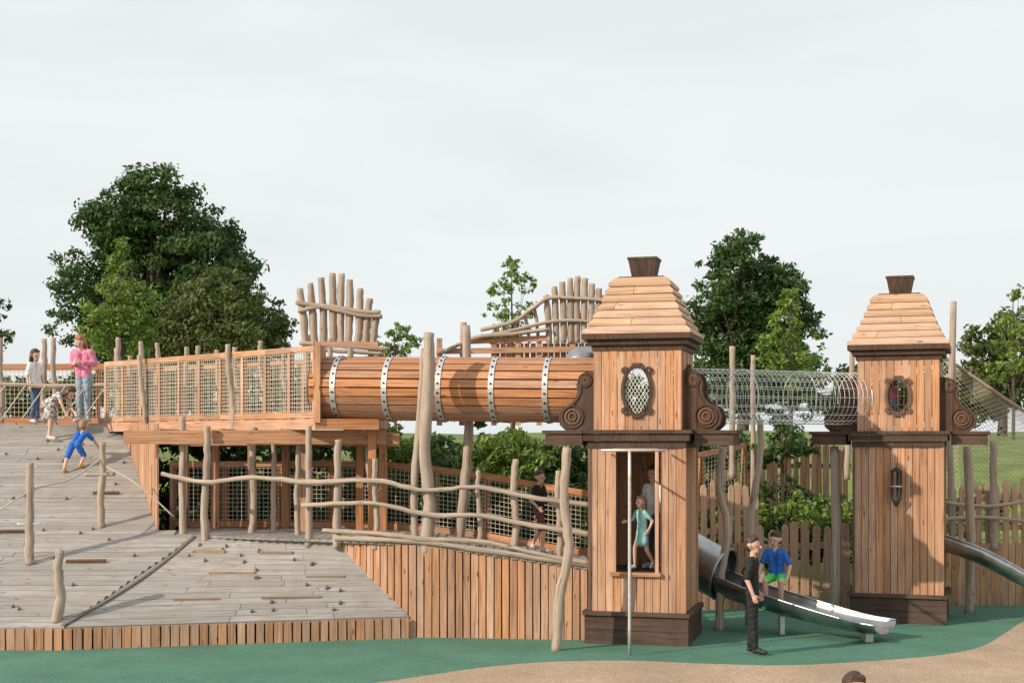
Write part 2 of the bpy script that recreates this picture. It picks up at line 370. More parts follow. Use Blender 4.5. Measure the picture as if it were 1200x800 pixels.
logpost([(.56,17.97,-.02),(.60,17.97,.7),(.72,17.98,1.25),(.66,17.99,1.9),(.70,18.0,2.56)],.07,taper=.8)
logpost([(2.9,19.9,-.02),(2.93,19.9,.8),(3.02,19.9,1.4),(2.9,19.9,2.0),(2.95,19.9,2.56)],.065)
logpost([(3.4,20.4,-.02),(3.45,20.6,1.4),(3.58,20.6,2.3),(3.60,20.6,2.95)],.06)
logpost([(4.82,21.2,-.02),(4.84,21.2,1.2),(4.80,21.2,2.56)],.085)
logpost([(7.0,21.8,-.02),(7.03,21.8,1.2),(6.97,21.8,2.56)],.075)
logpost([(2.6,20.6,.5),(2.62,20.6,1.5),(2.6,20.6,2.4)],.06)
def netfence(name,line,post_dx=.9,cell=.065,frame='orange',diag=False,rw=.09,ext=.0,nr=.0055):
    e=empty(name); mb=MB(); nb=MB()
    d=[0]
    for a,b in zip(line,line[1:]): d.append(d[-1]+math.hypot(b[0]-a[0],b[1]-a[1]))
    tab=[[(d[i],line[i][k]) for i in range(len(line))] for k in range(4)]
    n=max(1,round(d[-1]/post_dx)); P=[[interp(t,d[-1]*i/n) for t in tab] for i in range(n+1)]
    for i,p in enumerate(P):
        q=P[min(i+1,n)];pp=P[max(i-1,0)]; dr=V((q[0]-pp[0],q[1]-pp[1],0))
        mb.beam((p[0],p[1],p[2]-.1),(p[0],p[1],p[3]+ext),dr,.07,.07,frame)
        if i<n:
            a0=V((p[0],p[1]-.045,p[2]+.06));b0=V((q[0],q[1]-.045,q[2]+.06));a1=V((p[0],p[1]-.045,p[3]-.04));b1=V((q[0],q[1]-.045,q[3]-.04))
            mb.beam(a0,b0,(0,0,1),rw,.03,frame); mb.beam(a1,b1,(0,0,1),rw,.03,frame)
            nb.net(a0,b0,b1,a1,cell,cell,diag,nr)
    mb.build('frame',e); nb.build('rope_net',e)
netfence('net_fence',[(-5.3,22.2,1.3,2.32),(-2.2,21.9,1.3,2.34),(-.75,21.5,1.22,2.22),(.25,21.1,1.07,2.05),(1.2,20.8,.93,1.9)],.85,.065)
# ------------------------------------------------------------------ upper platform
plat=empty('raised_timber_platform'); mb=MB()
poly=[(-14,24.5,2.83),(-6.98,24.5,2.83),(-2.76,20.0,2.83),(-1.9,20.15,2.83),(-1.9,21.6,2.83),(-5.2,25.5,2.83),(-6,27.5,2.83),(-14,27.5,2.83)]
mb.prism(poly,(0,0,.12),'fresh')
mb.beam((-6.98,24.45,2.88),(-2.74,19.94,2.88),(0,0,1),.15,.04,'orange')
mb.beam((-2.76,19.95,2.88),(-1.88,20.1,2.88),(0,0,1),.15,.04,'orange')
for y0,y1,z in[(20.15,20.35,2.70),(21.4,21.5,2.68),(22.6,22.7,2.66)]:
    mb.beam((-5.6 if y0<21 else -5.2,y0+.4,z),(-1.8,y1,z),(0,0,1),.2,.08,'fresh')
mb.beam((-14,24.4,2.85),(-6.7,24.4,2.85),(0,0,1),.14,.05,'grey')
for x0 in(-5.1,-4.2,-3.3,-2.4): mb.beam((x0,20.5,2.77),(x0,23.5,2.77),(0,0,1),.1,.06,'fresh')
mb.build('deck',plat); mb=MB()
for x,y in[(-3.95,21.6),(-3.5,22.0),(-3.15,21.4),(-2.0,20.35),(-2.3,21.5),(-4.6,22.1),(-1.95,21.5),(-5.2,22.6)]:
    mb.beam((x,y,1.2),(x,y,2.83),(1,0,0),.11,.11,'orange')
mb.build('support_posts',plat)
post(-3.85,21.0,1.2,2.85,.055,.04);post(-3.5,20.9,1.2,2.7,.045);post(-2.05,20.7,1.2,2.85,.055,-.04);post(-3.1,20.6,1.2,2.8,.045)
netfence('net_fence',[(-6.98,24.5,2.95,4.0),(-2.76,20.0,2.95,3.98)],.62,.055,'fresh',rw=.08)
netfence('net_fence',[(-13,26.6,2.95,4.05),(-6.6,26.3,2.95,4.05)],1.0,.08,'orange',rw=.12)
netfence('net_fence',[(-6.4,26.2,2.95,4.0),(-2.0,22.6,2.95,4.0)],.9,.08,'fresh',rw=.08)
for t in[.0,.07,.12,.19,.3,.36,.45,.52,.62,.7,.78,.86,.93]:
    x=-7.1+5.0*t;y=25.6-4.3*t; post(x,y,2.9,random.uniform(4.1,4.4),.05,random.uniform(-.06,.06))
for u in(-9.1,-8.32,-8.15,-7.0,-6.6): post(u,25.3,2.9,random.uniform(4.15,4.55),.055)
post(-6.0,23.35,2.7,4.05,.045,-.12); post(-4.2,21.5,2.7,4.1,.05,-.1)
rail([(-12,24.75,3.6),(-9.5,24.75,3.64),(-8,24.75,3.6),(-6.6,24.75,3.62)],.04)
mb=MB()
for i in range(10): 
    p=V((-10.2+.35*i,24.7,3.6)); mb.rod(p,p+V((-.3,-.35,-.6)),.012,'rope',5)
mb.build('hanging_rope')
# ------------------------------------------------------------------ wooden tunnel
tun=empty('wooden_slat_tunnel'); TA=V((-2.78,20.40,3.40));TB=V((1.30,19.62,3.34)); ax=nz(TB-TA); up=nz(V((0,0,1))-ax*ax.z); sd=up.cross(ax)
mb=MB(); ns=22; R=.432
for i in range(ns):
    an=2*math.pi*(i+.5)/ns; rad=sd*math.cos(an)+up*math.sin(an); tg=-sd*math.sin(an)+up*math.cos(an)
    cuts=[0,random.choice([.265,.45,.63]),1]
    for q,q2 in zip(cuts,cuts[1:]):
        mb.beam(TA.lerp(TB,q+.0006)+rad*R,TA.lerp(TB,q2-.0006)+rad*R,tg,2*math.pi*R/ns-.020,.035,'orange')
mb.build('slats',tun); mb=MB()
for q in[.085,.265,.45,.63,.81]:
    c=TA.lerp(TB,q); mb.ring(c,ax,R+.026,R+.026,0,'band',flat=(.008,.075),n=48)
    for i in range(ns):
        an=2*math.pi*(i+.5)/ns; rad=sd*math.cos(an)+up*math.sin(an)
        p=c+rad*(R+.03); mb.rod(p,p+rad*.008,.016,'black',8); 
        mb.add([p+rad*.009+(ax*math.cos(a)+rad.cross(ax)*math.sin(a))*.015 for a in[k*math.pi/4 for k in range(8)]],[tuple(range(8))],'black')
mb.build('steel_bands',tun); mb=MB()
mb.ring(TA,ax,R-.05,R-.05,0,'orange',flat=(.05,.06)); mb.ring(TB-ax*.03,ax,R+.05,R+.05,0,'steel',flat=(.03,.08)); 
for q in(.0,.36,.72,1): mb.ring(TA.lerp(TB,q),ax,R-.035,R-.035,0,'brown',flat=(.03,.06))
mb.build('end_rings',tun)
mb=MB(); c=V((.98,19.95,3.55)); 
for j in range(7):
    z0=math.sin(j/7*math.pi/2)*.42;r0=math.cos(j/7*math.pi/2)*.3; z1=math.sin((j+1)/7*math.pi/2)*.42;r1=math.cos((j+1)/7*math.pi/2)*.3+.001
    vs=[c+V((r*math.cos(a),r*math.sin(a),z)) for r,z in((r0,z0),(r1,z1)) for a in[k*math.pi/8 for k in range(16)]]
    mb.add(vs,[(k,(k+1)%16,16+(k+1)%16,16+k) for k in range(16)],'steel',None,True)
mb.build('steel_dome')
mb=MB(); boardwall(mb,[(-2.72,20.05,2.95,3.98),(-2.70,20.5,2.95,3.98)],'fresh',.1,.03); 
mb.beam((-2.8,20.0,4.0),(-1.9,20.15,4.0),(0,0,1),.09,.04,'fresh'); mb.beam((-2.73,19.93,2.9),(-2.73,19.93,4.02),(1,0,0),.09,.06,'fresh'); mb.build('timber_end_panel')
# ------------------------------------------------------------------ mesh tunnel
mt=empty('steel_mesh_tunnel'); mb=MB(); MA=V((2.35,19.75,3.27));MC=V((5.1,21.15,3.27)); ax=nz(MC-MA); up=V((0,0,1)); sd=up.cross(ax); R=.385
for i in range(18):
    an=2*math.pi*i/18; r_=sd*math.cos(an)*R+up*math.sin(an)*R; mb.rod(MA+r_,MC+r_,.004,'wire',5)
nr=36
for i in range(nr+1): mb.ring(MA.lerp(MC,i/nr),ax,R,R,.0038 if i%12 else .010,'wire',n=28,m=5)
mb.build('welded_mesh',mt)
# ------------------------------------------------------------------ towers
def panel(mb,o,rt,nm,W,z0,z1,ops,mat='fresh',pw=.104):
    n=round(W/pw); pw=W/n; o=V(o);rt=V(rt);nm=V(nm)
    for i in range(n):
        x=-W/2+pw*(i+.5); segs=[(z0,z1)]
        for op in ops:
            if op[0]=='e':
                _,cx,cz,a,b=op; dx=min(abs(x-cx-pw*.4),abs(x-cx+pw*.4),abs(x-cx))
                if dx<a: h=b*math.sqrt(1-(dx/a)**2); lo,hi=cz-h,cz+h
                else: continue
            else:
                _,xa,xb,lo,hi=op
                if not(xa-pw*.3<x<xb+pw*.3): continue
            ns_=[]
            for (p,q) in segs:
                if hi<=p or lo>=q: ns_.append((p,q)); continue
                if lo>p: ns_.append((p,lo))
                if hi<q: ns_.append((hi,q))
            segs=ns_
        for p,q in segs:
            if q-p>.01: c=o+rt*x+nm*random.uniform(-.005,.005); mb.beam(c+V((0,0,p)),c+V((0,0,q)),rt,pw-.008,.03,mat)
def tower(loc,th,door,kind):
    e=empty('timber_play_tower',loc,-math.radians(th)); H=.62; mb=MB()
    X=V((1,0,0));Y=V((0,1,0))
    sides=[((0,-H+.015,0),X,-Y),((H-.015,0,0),Y,X),((0,H-.015,0),-X,Y),((-H+.015,0,0),-Y,-X)]
    for i,(o,r,nm) in enumerate(sides):
        ops=[('r',-.27,.25,.93,2.5)] if (i==0 and door) else []
        panel(mb,o,r,nm,2*H-(.0 if i%2==0 else .062),.4,2.58,ops)
        H2=.58; oo=V(o)*(H2-.015)/(H-.015); wa,wb=(.165,.29) if kind==0 else (.15,.235)
        panel(mb,oo,r,nm,2*H2-(.0 if i%2==0 else .062),2.78,3.86,[('e',0,3.30,wa,wb)] if i!=2 else [('r',-.45,.45,2.85,3.80)])
    mb.build('plank_walls',e); mb=MB()
    for (o,r,nm),l in zip(sides,(1.36,1.27,1.36,1.27)):
        o=V(o)+V(nm)*.045; r=V(r)
        mb.beam(o-r*l/2+V((0,0,.09)),o+r*l/2+V((0,0,.09)),(0,0,1),.175,.055,'dark'); mb.beam(o-r*l/2+V((0,0,.275)),o+r*l/2+V((0,0,.275)),(0,0,1),.185,.053,'dark')
        o2=o+V(nm)*.02; mb.beam(o2-r*(l/2+.02)+V((0,0,.40)),o2+r*(l/2+.02)+V((0,0,.40)),(0,0,1),.05,.09,'dark')
    for sx in(-1,1):
        for sy in(-1,1): mb.beam((sx*(H+.004),sy*(H+.004),.42),(sx*(H+.004),sy*(H+.004),2.56),X,.035,.035,'brown' if sx<0 else 'fresh')
    for z,h,o in((2.60,.09,.03),(2.69,.09,.075),(2.765,.05,.11)):
        mb.beam((0,-H-o,z),(0,H+o,z),X,2*(H+o),h-.003,'dark')
    for s in(-1,1):
        mb.beam((s*.74,-.13,2.662),(s*1.24,-.13,2.662),(0,1,0),.80,.15,'dark'); mb.beam((s*.735,-.13,2.762),(s*1.28,-.13,2.762),(0,1,0),.86,.045,'dark')
    for z,h,o in((3.86,.07,.02),(3.93,.07,.07),(4.005,.075,.13)):
        mb.beam((0,-.58-o,z),(0,.58+o,z),X,2*(.58+o),h-.003,'dark')
    mb.build('dark_mouldings',e)
    mb=MB(); ws=[.70,.63,.575,.525,.48,.44,.40,.36]; z=4.045; nl=7; hh=.745/nl
    for i in range(nl):
        b=ws[i]+.012;t=ws[i+1]-.022; th_=.04
        for k in range(4):
            rot=Matrix.Rotation(k*math.pi/2,3,'Z')
            splits=[-1,random.uniform(-.6,.6),1] if (i+k)%2 else [-1,1]
            for s0,s1 in zip(splits,splits[1:]):
                g_=.003; jj=random.uniform(-.004,.004)
                vs=[V((s0*b+g_*(s0>-1),-b,z+jj)),V((s1*b-g_*(s1<1),-b,z+jj)),V((s1*b-g_*(s1<1),-b+.004,z+th_)),V((s0*b+g_*(s0>-1),-b+.004,z+th_)),
                    V((s1*t-g_*(s1<1),-t,z+hh+.012)),V((s0*t+g_*(s0>-1),-t,z+hh+.012)),V((s1*(b-.12),-b+.12,z+.01)),V((s0*(b-.12),-b+.12,z+.01))]
                vs=[rot@v for v in vs]; ru=random.uniform(0,9)
                L=(s1-s0)*b; uv=lambda f:[(ru+(0,0,.03,.03,.14,.14,-.1,-.1)[q],ru+(0,L,L,0,L,0,L,0)[q]) for q in f]
                F_=[(0,1,2,3),(3,2,4,5),(7,6,1,0)]; mb.add(vs,F_,'pale',[uv(f) for f in F_])
        z+=hh
    mb.build('shingle_roof',e)
    mb=MB(); mb.beam((0,0,z-.05),(0,0,z+.03),X,.60,.60,'dark'); mb.beam((0,0,z+.0),(0,0,z+.27),X,.28,.28,'dark',.38,.38); mb.beam((0,0,z+.27),(0,0,z+.30),X,.40,.40,'dark'); mb.build('chimney',e)
    mb=MB(); wa,wb=(.185,.32) if kind==0 else (.165,.255)
    fm='dark' if kind==0 else 'brown'
    for i,(o,r,nm) in enumerate(sides):
        if i==2: continue
        c=V(o)*(.595/(H-.015))+V((0,0,3.30)); nm=V(nm);r=V(r)
        mb.ring(c,nm,wa,wb,0,fm,flat=(.045,.05)); mb.ring(c+nm*.02,nm,wa-.01,wb-.01,.012,fm,n=32,m=6)
        for sx in(-1,1):
            for sz in(-1,1):
                mb.ring(c+r*sx*wa*.84+V((0,0,sz*wb*.82)),nm,.03,.03,0,fm,flat=(.04,.05),n=14)
        for sz in(-1,1): mb.beam(c+V((0,0,sz*(wb+.02)))-r*.06,c+V((0,0,sz*(wb+.02)))+r*.06,(0,0,1),.035,.06,fm)
        if i: continue
        ci=c-nm*.02
        if kind==0:
            for dsg in(-1,1):
                for k in range(-9,10):
                    x0=k*.05; seg=[]
                    for q in range(-40,41):
                        z_=q*wb/40; x_=x0+dsg*z_*.6
                        if (x_/wa)**2+(z_/wb)**2<=1: seg.append((x_,z_))
                    if len(seg)>2: mb.rod(ci+r*seg[0][0]+V((0,0,seg[0][1])),ci+r*seg[-1][0]+V((0,0,seg[-1][1])),.0042,'twhite')
        else:
            for k in(-1,0,1):
                x=k*wa/1.9; h=wb*math.sqrt(1-(x/wa)**2); mb.rod(ci+r*x+V((0,0,-h)),ci+r*x+V((0,0,h)),.007,'brown')
            for k in(-1,0,1):
                z_=k*wb/2; h=wa*math.sqrt(1-(z_/wb)**2); mb.rod(ci-r*h+V((0,0,z_)),ci+r*h+V((0,0,z_)),.007,'brown')
    mb.build('oval_windows',e)
    mb=MB(); prof=[(0,0),(.40,0),(.475,.07),(.49,.18),(.44,.30),(.33,.35),(.26,.42),(.235,.52),(.25,.60),(.215,.70),(.13,.77),(0,.79)]
    for s in(-1,1):
        P=[V((s*(.585+x),0,2.786+z_)) for x,z_ in prof]
        for yy,tt in((-.46,.12),(.10,.12)):
            mb.prism([p+V((0,yy,0)) for p in (P if s>0 else P[::-1])],(0,tt,0),'dark')
            for cx,cz,rr in((.30,.175,.145),(.13,.655,.085)):
                c=V((s*(.585+cx),yy-.004,2.79+cz))
                for q in(1,.66,.34): mb.ring(c,(0,1,0),rr*q,rr*q,.016,'brown' if q<1 else 'dark',n=24,m=6)
            mb.log([(s*(.585+.40),yy-.005,2.79+.27),(s*(.585+.27),yy-.005,2.79+.36),(s*(.585+.19),yy-.005,2.79+.5),(s*(.585+.2),yy-.005,2.79+.62)],.014,'dark',6)
    mb.build('scroll_brackets',e)
    mb=MB(); mb.prism([(-.58,-.57,0),(.58,-.57,0),(.58,.57,0),(-.58,.57,0)],(0,0,.05),'brown',(0,0,.88))
    if door:
        for x in(-.29,.27): mb.beam((x,-.64,.92),(x,-.64,2.52),X,.045,.04,'fresh')
        mb.beam((-.31,-.64,2.53),(.29,-.64,2.53),(0,0,1),.04,.05,'fresh'); mb.beam((-.34,-.645,.915),(.32,-.645,.915),(0,0,1),.05,.06,'fresh')
    mb.build('floor_and_trim',e)
    return e
tL=tower((1.777,19.09,0),14.7,True,0)
tR=tower((5.80,21.25,0),18.5,False,1)
mb=MB(); mb.log([(1.45,17.55,0),(1.45,17.55,1.3),(1.45,17.55,2.52)],.020,'band',12,seg=3); mb.log([(1.1,17.55,2.53),(1.9,17.55,2.53)],.016,'band',10,seg=2)
mb.log([(1.12,17.55,2.53),(1.2,18.5,2.53)],.016,'band',8,seg=2); mb.log([(1.88,17.55,2.53),(1.95,18.3,2.53)],.016,'band',8,seg=2)
mb.build('steel_slide_pole')
e=empty('wind_chime',(5.55,20.60,0)); mb=MB()
mb.rod((0,-.06,2.32),(0,-.06,2.22),.006,'rubber'); mb.log([(0,-.06,2.2),(0,-.06,2.26)],[.10,.03],'rubber',10,seg=2)
for k in range(5):
    a=k*1.256; mb.rod((.07*math.cos(a),-.06+.03*math.sin(a),2.2),(.07*math.cos(a),-.06+.03*math.sin(a),1.85-.04*(k%2)),.014,'rubber',8)
mb.log([(0,-.06,1.98),(0,-.06,2.0)],.09,'band',12,seg=1); mb.log([(0,-.06,1.70),(0,-.06,1.84)],[.02,.08],'rubber',10,seg=2)
mb.build('chime',e)
# ------------------------------------------------------------------ slides
def chute(path,R,flare=1,mat='steel'):
    mb=MB(); P=[V(p) for p in path]; Q=[]
    for i in range(len(P)-1):
        a=P[max(i-1,0)];b=P[i];c=P[i+1];d=P[min(i+2,len(P)-1)]
        for k in range(8):
            t=k/8; Q.append(.5*((2*b)+(c-a)*t+(2*a-5*b+4*c-d)*t*t+(3*b-a-3*c+d)*t**3))
    Q.append(P[-1]); n=18; vs=[]
    for i,p in enumerate(Q):
        t=nz(Q[min(i+1,len(Q)-1)]-Q[max(i-1,0)]); s=nz(t.cross(V((0,0,1)))); u=s.cross(t)
        f=i/(len(Q)-1); dp=lerp(1,flare,f)
        for th in(0,.012):
            for k in range(n+1):
                a=math.pi+math.pi*k/n; x=math.cos(a)*(R+th)*(1+.22*f); z=math.sin(a)*(R+th)*dp
                vs.append(p+s*x+u*(z+R*dp))
    w=2*(n+1); fs=[]
    for i in range(len(Q)-1):
        for k in range(n):
            fs.append((i*w+k,i*w+k+1,(i+1)*w+k+1,(i+1)*w+k)); fs.append((i*w+n+1+k+1,i*w+n+1+k,(i+1)*w+n+1+k,(i+1)*w+n+1+k+1))
    fs+= [((len(Q)-1)*w+k,(len(Q)-1)*w+k+1,(len(Q)-1)*w+n+2+k,(len(Q)-1)*w+n+1+k) for k in range(n)]
    mb.add(vs,fs,mat,None,True)
    for sgn in(0,n): 
        rim=[V(vs[i*w+sgn]) for i in range(len(Q))]; mb.log(rim,.016,mat,8,seg=1)
    return mb
sl=empty('steel_tube_slide')
mb=chute([(2.85,20.15,.50),(3.25,19.88,.38),(3.75,19.5,.27),(4.25,19.12,.17),(4.62,18.86,.12),(4.90,18.66,.12)],.31,.45); mb.build('chute',sl)
mb=MB(); 
P=[(2.1,20.75,1.35),(2.45,20.45,1.05),(2.85,20.15,.82),(2.98,20.06,.77)]; mb.log(P,.36,'steel',28,seg=5,cap=False); mb.log(P,.345,'steel',28,seg=5,cap=False)
mb.ring(P[-1],V(P[-1])-V(P[-2]),.365,.365,.022,'steel')
mb.build('tube',sl); mb=MB()
mb.beam((4.7,18.85,0),(4.7,18.85,.11),(1,0,0),.1,.3,'band'); mb.beam((3.7,19.55,0),(3.7,19.55,.25),(1,0,0),.06,.2,'band'); mb.build('feet',sl)
sl=empty('steel_slide'); mb=chute([(6.2,21.6,1.10),(6.9,21.2,.85),(7.5,20.9,.52),(8.1,20.7,.22),(8.6,20.5,.15)],.2,.8); mb.build('chute',sl)
# ------------------------------------------------------------------ pickets
def pickets(name,line,w=.12,gap=.05,mat='fresh',rails=True):
    e=empty(name); mb=MB(); d=[0]
    for a,b in zip(line,line[1:]): d.append(d[-1]+math.hypot(b[0]-a[0],b[1]-a[1]))
    tab=[[(d[i],line[i][k]) for i in range(len(line))] for k in range(4)]; s=0
    while s<=d[-1]:
        x,y,zb,zt=[interp(t,s) for t in tab]; ww=w*random.uniform(.8,1.15); zt+=random.uniform(-.07,.07)
        dr=V((interp(tab[0],s+.05)-interp(tab[0],s-.05),interp(tab[1],s+.05)-interp(tab[1],s-.05),0)); ln=random.uniform(-.03,.03)
        mb.beam((x,y,zb),(x+ln,y,zt-.06),dr,ww,.03,mat); mb.beam((x+ln,y,zt-.06),(x+ln,y,zt),dr,ww,.03,mat,ww*.35)
        s+=ww+gap
    mb.build('pickets',e)
    if rails:
        mb=MB()
        for f in(.25,.75):
            for a,b in zip(line,line[1:]): mb.beam((a[0],a[1]+.04,lerp(a[2],a[3],f)),(b[0],b[1]+.04,lerp(b[2],b[3],f)),(0,0,1),.09,.035,mat)
        mb.build('rails',e)
pickets('picket_fence',[(3.9,22.3,0,1.30),(5.5,22.4,0,1.36)],.13,.045,'pale')
pickets('picket_fence',[(2.6,22.3,.9,2.05),(3.9,22.5,1.05,1.95)],.09,.05,'pale')
pickets('picket_fence',[(6.5,23.0,.95,1.85),(8.2,23.0,1.0,2.0),(10.5,23.0,1.05,2.05)],.09,.06,'pale')
mb=MB(); boardwall(mb,[(6.6,22.9,0,1.0),(10.5,22.9,0,1.02)],'fresh',.115); boardwall(mb,[(2.4,22.2,0,1.0),(3.9,22.4,0,1.05)],'fresh',.115); mb.build('timber_retaining_wall')
rail([(6.4,22.85,1.72),(7.6,22.8,1.60),(8.6,22.8,1.72),(10,22.8,1.66)],.035); rail([(6.4,22.85,1.35),(7.6,22.8,1.42),(8.6,22.8,1.32),(10,22.8,1.38)],.035)
pickets('palisade_fence',[(1.5,27.5,1.0,2.55),(6.8,28.5,1.0,2.52)],.11,.03,'brown')
netfence('net_fence',[(2.4,23.6,1.3,2.3),(4.0,24.5,1.6,2.6)],.8,.07,'orange')
cn=empty('climbing_net'); mb=MB(); mb.net((6.95,23.2,1.85),(9.8,23.2,1.5),(9.8,23.2,2.15),(6.95,23.2,4.05),.075,.075,True,.005)
mb.log([(6.9,23.15,4.1),(8.3,23.15,3.15),(9.8,23.15,2.15)],.03,'log',8,.004); mb.build('rope_net',cn)
logpost([(7.12,23.0,1),(7.08,23.0,2.8),(7.14,23.0,4.9)],.06); post(7.75,22.9,0.9,2.65,.065); post(8.55,22.9,.9,2.2,.06); post(6.2,23.6,2,4.3,.05);post(5.6,23.8,2,4.3,.05,.1);post(3.75,24.2,2,4.25,.06);post(4.1,24.2,1.2,4.1,.05)
# ------------------------------------------------------------------ fan palisades
mb=MB(); y=22.2
tops=[(-3.31,5.02),(-3.15,5.10),(-2.98,5.19),(-2.80,5.26),(-2.66,5.25),(-2.53,5.16),(-2.37,5.02),(-2.22,4.86),(-2.09,4.68)]
e=empty('fan_palisade')
for i,(x,z) in enumerate(tops):
    bx=-2.68+(x+2.68)*.86; mb.log([(bx,y,4.12),(lerp(bx,x,.5)+random.uniform(-.02,.02),y,lerp(4.12,z,.5)),(x,y,z)],[.055,.062,.050],'log',8,.005)
mb.log([(-3.36,y-.07,4.80),(-2.9,y-.08,4.72),(-2.4,y-.08,4.60),(-2.02,y-.07,4.58)],.036,'log',8,.005)
mb.log([(-3.33,y-.07,4.66),(-2.9,y-.08,4.74),(-2.4,y-.08,4.66),(-2.05,y-.07,4.64)],.034,'log',8,.005)
mb.log([(-3.3,y-.07,4.17),(-2.7,y-.09,4.12),(-1.9,y-.07,4.07)],.035,'log',8,.005); mb.log([(-3.28,y-.07,4.08),(-2.7,y-.09,4.04),(-2.0,y-.07,4.0)],.03,'log',8,.005)
for x in(-3.2,-2.2): mb.log([(x,y+.02,2.9),(x,y+.02,4.3)],.05)
mb.build('logs',e)
e=empty('fan_palisade'); mb=MB(); y=23.5
FT=[(-.49,4.40,0),(-.31,4.57,1),(-.14,4.57,1),(.03,4.65,0),(.20,4.74,1),(.37,4.85,0),(.56,5.05,1),(.70,5.19,1),(.83,5.27,1),(.96,5.33,1),(1.085,5.36,1),(1.21,5.33,1),(1.325,5.24,1),(1.44,5.16,1),(1.54,5.05,1)]
for x,z,f in FT:
    zb=4.26; bx=1.05+(x-1.05)*.9
    mb.log([(bx,y,zb),(lerp(bx,x,.5)+random.uniform(-.02,.02),y,lerp(zb,z,.5)),(x,y,z)],[.052,.056,.048] if x>.5 else .029,'log',8,.005)
mb.log([(-.52,y-.06,4.47),(.0,y-.07,4.60),(.3,y-.08,4.79),(.6,y-.08,4.99),(1.0,y-.08,4.99),(1.55,y-.06,4.96)],.035,'log',8,.004)
mb.log([(-.5,y-.06,4.36),(.1,y-.08,4.48),(.6,y-.08,4.60),(1.1,y-.08,4.62),(1.5,y-.06,4.57)],.03,'log',8,.004)
mb.log([(-1.2,y-.1,4.07),(-.6,y-.1,4.34),(.0,y-.1,4.40),(.6,y-.1,4.48)],.035,'log',8,.004)
mb.beam((-1.25,y-.02,4.12),(1.5,y-.02,4.16),(0,0,1),.09,.06,'fresh'); mb.beam((-.8,y,4.285),(.6,y,4.34),(0,0,1),.09,.06,'fresh')
for x in(-1.2,-.75,-.3,.1,.45,1.0,1.45): mb.beam((x,y+.03,2.9),(x,y+.03,4.34),(1,0,0),.09,.08,'fresh')
boardwall(mb,[(-.3,y+.08,3.2,4.26),(1.5,y+.08,3.2,4.26)],'fresh',.1)
mb.log([(-.82,y,2.9),(-.8,y,4.6)],.055,'log',8); mb.build('logs',e)
# ------------------------------------------------------------------ vegetation
def tree(name,bx,by,bz,blobs,mat,leaf,dens=1.0,trunk=.2,ry=None,inner=.5,sub=9,barkmat='bark'):
    e=empty(name,(bx,by,0)); mb=MB(); zt=max(b[1] for b in blobs); zl=min(b[1] for b in blobs)
    mb.log([(0,0,bz-.3),(trunk*.3,0,lerp(bz,zl,.7)),(-trunk*.2,0,lerp(zl,zt,.5)),(0,0,zt)],[trunk,trunk*.75,trunk*.4,trunk*.08],barkmat,9)
    V_=[];cnt=0
    for (dx,z,r) in blobs:
        for rep in range(2):
            dy=random.uniform(-.6,.6)*(max(abs(b[0]) for b in blobs)+r) if ry is None else random.uniform(-ry,ry)
            c=np.array([dx*(1 if rep==0 else .85),dy*(.4 if rep==0 else 1),z])
            mb.log([(0,0,lerp(bz,z,.45)),(c[0]*.5,c[1]*.5,lerp(bz,z,.75)),tuple(c)],[trunk*.35,trunk*.22,trunk*.05],barkmat,6,seg=4)
            ns=int(sub*max(1,r)**1.2)+4
            for _ in range(ns):
                d=np.random.normal(size=3); d/=np.linalg.norm(d); rr=r*np.random.uniform(inner,1.12); sc=c+d*rr*np.array([1,1,.85]); sr=r*np.random.uniform(.16,.36)
                if rr<r*.8: sr*=1.3
                n=int(dens*38*(sr/leaf)**2*.16)+6
                dd=np.random.normal(size=(n,3)); dd/=np.linalg.norm(dd,axis=1)[:,None]; p=sc+dd*(sr*np.random.uniform(.3,1.1,(n,1)))*np.array([1.15,1.15,.75])
                nn=dd*.6+np.random.normal(size=(n,3))*.6+np.array([0,0,.35]); nn/=np.linalg.norm(nn,axis=1)[:,None]
                a=np.cross(nn,np.random.normal(size=(n,3))); a/=np.linalg.norm(a,axis=1)[:,None]; b=np.cross(nn,a)
                s=leaf*np.random.uniform(.6,1.25,(n,1)); droop=np.array([0,0,-.15])*s
                V_.append(np.stack([p-a*s,p+b*s*.45,p+a*s+droop,p-b*s*.45],1).reshape(-1,3)); cnt+=n
    mb.build('trunk_and_limbs',e)
    vv=np.concatenate(V_); me=bpy.data.meshes.new('foliage'); n4=len(vv)//4
    me.vertices.add(len(vv)); me.vertices.foreach_set('co',vv.astype('f').ravel()); me.loops.add(len(vv)); me.loops.foreach_set('vertex_index',np.arange(len(vv),dtype='i'))
    me.polygons.add(n4); me.polygons.foreach_set('loop_start',np.arange(0,len(vv),4,dtype='i')); me.polygons.foreach_set('loop_total',np.full(n4,4,dtype='i'))
    me.materials.append(M[mat]); me.update(calc_edges=True); me.validate()
    o=bpy.data.objects.new('foliage',me); scene.collection.objects.link(o); o.parent=e
    return cnt
tree('broadleaf_tree',-15.1,60,2.8,[(.36,12.4,1.6),(-1.44,11.5,1.6),(2,11.4,1.6),(-2.9,9.35,1.5),(-.36,9.7,2.2),(2.5,10.1,1.5),(3.9,9.4,.9),(-3.1,7.6,1.3),(.7,7.9,1.9),(-.5,13.2,.8),(1.1,13.1,.7),(2.9,8.2,1.6),(-1.5,6.5,1.8),(1.5,6,1.8),(4.3,7.5,1.2)],'leafD',.13,1.1,.4,sub=11)
tree('broadleaf_tree',-10.2,50,2.8,[(-.8,7.6,1.1),(.2,7.8,1.0),(1.3,6.9,1.1),(-.2,6.5,1.4),(1.9,6.3,.9),(-1.6,6.4,1.1),(.8,5.6,1.5)],'leafO',.11,1.1,.25,sub=12)
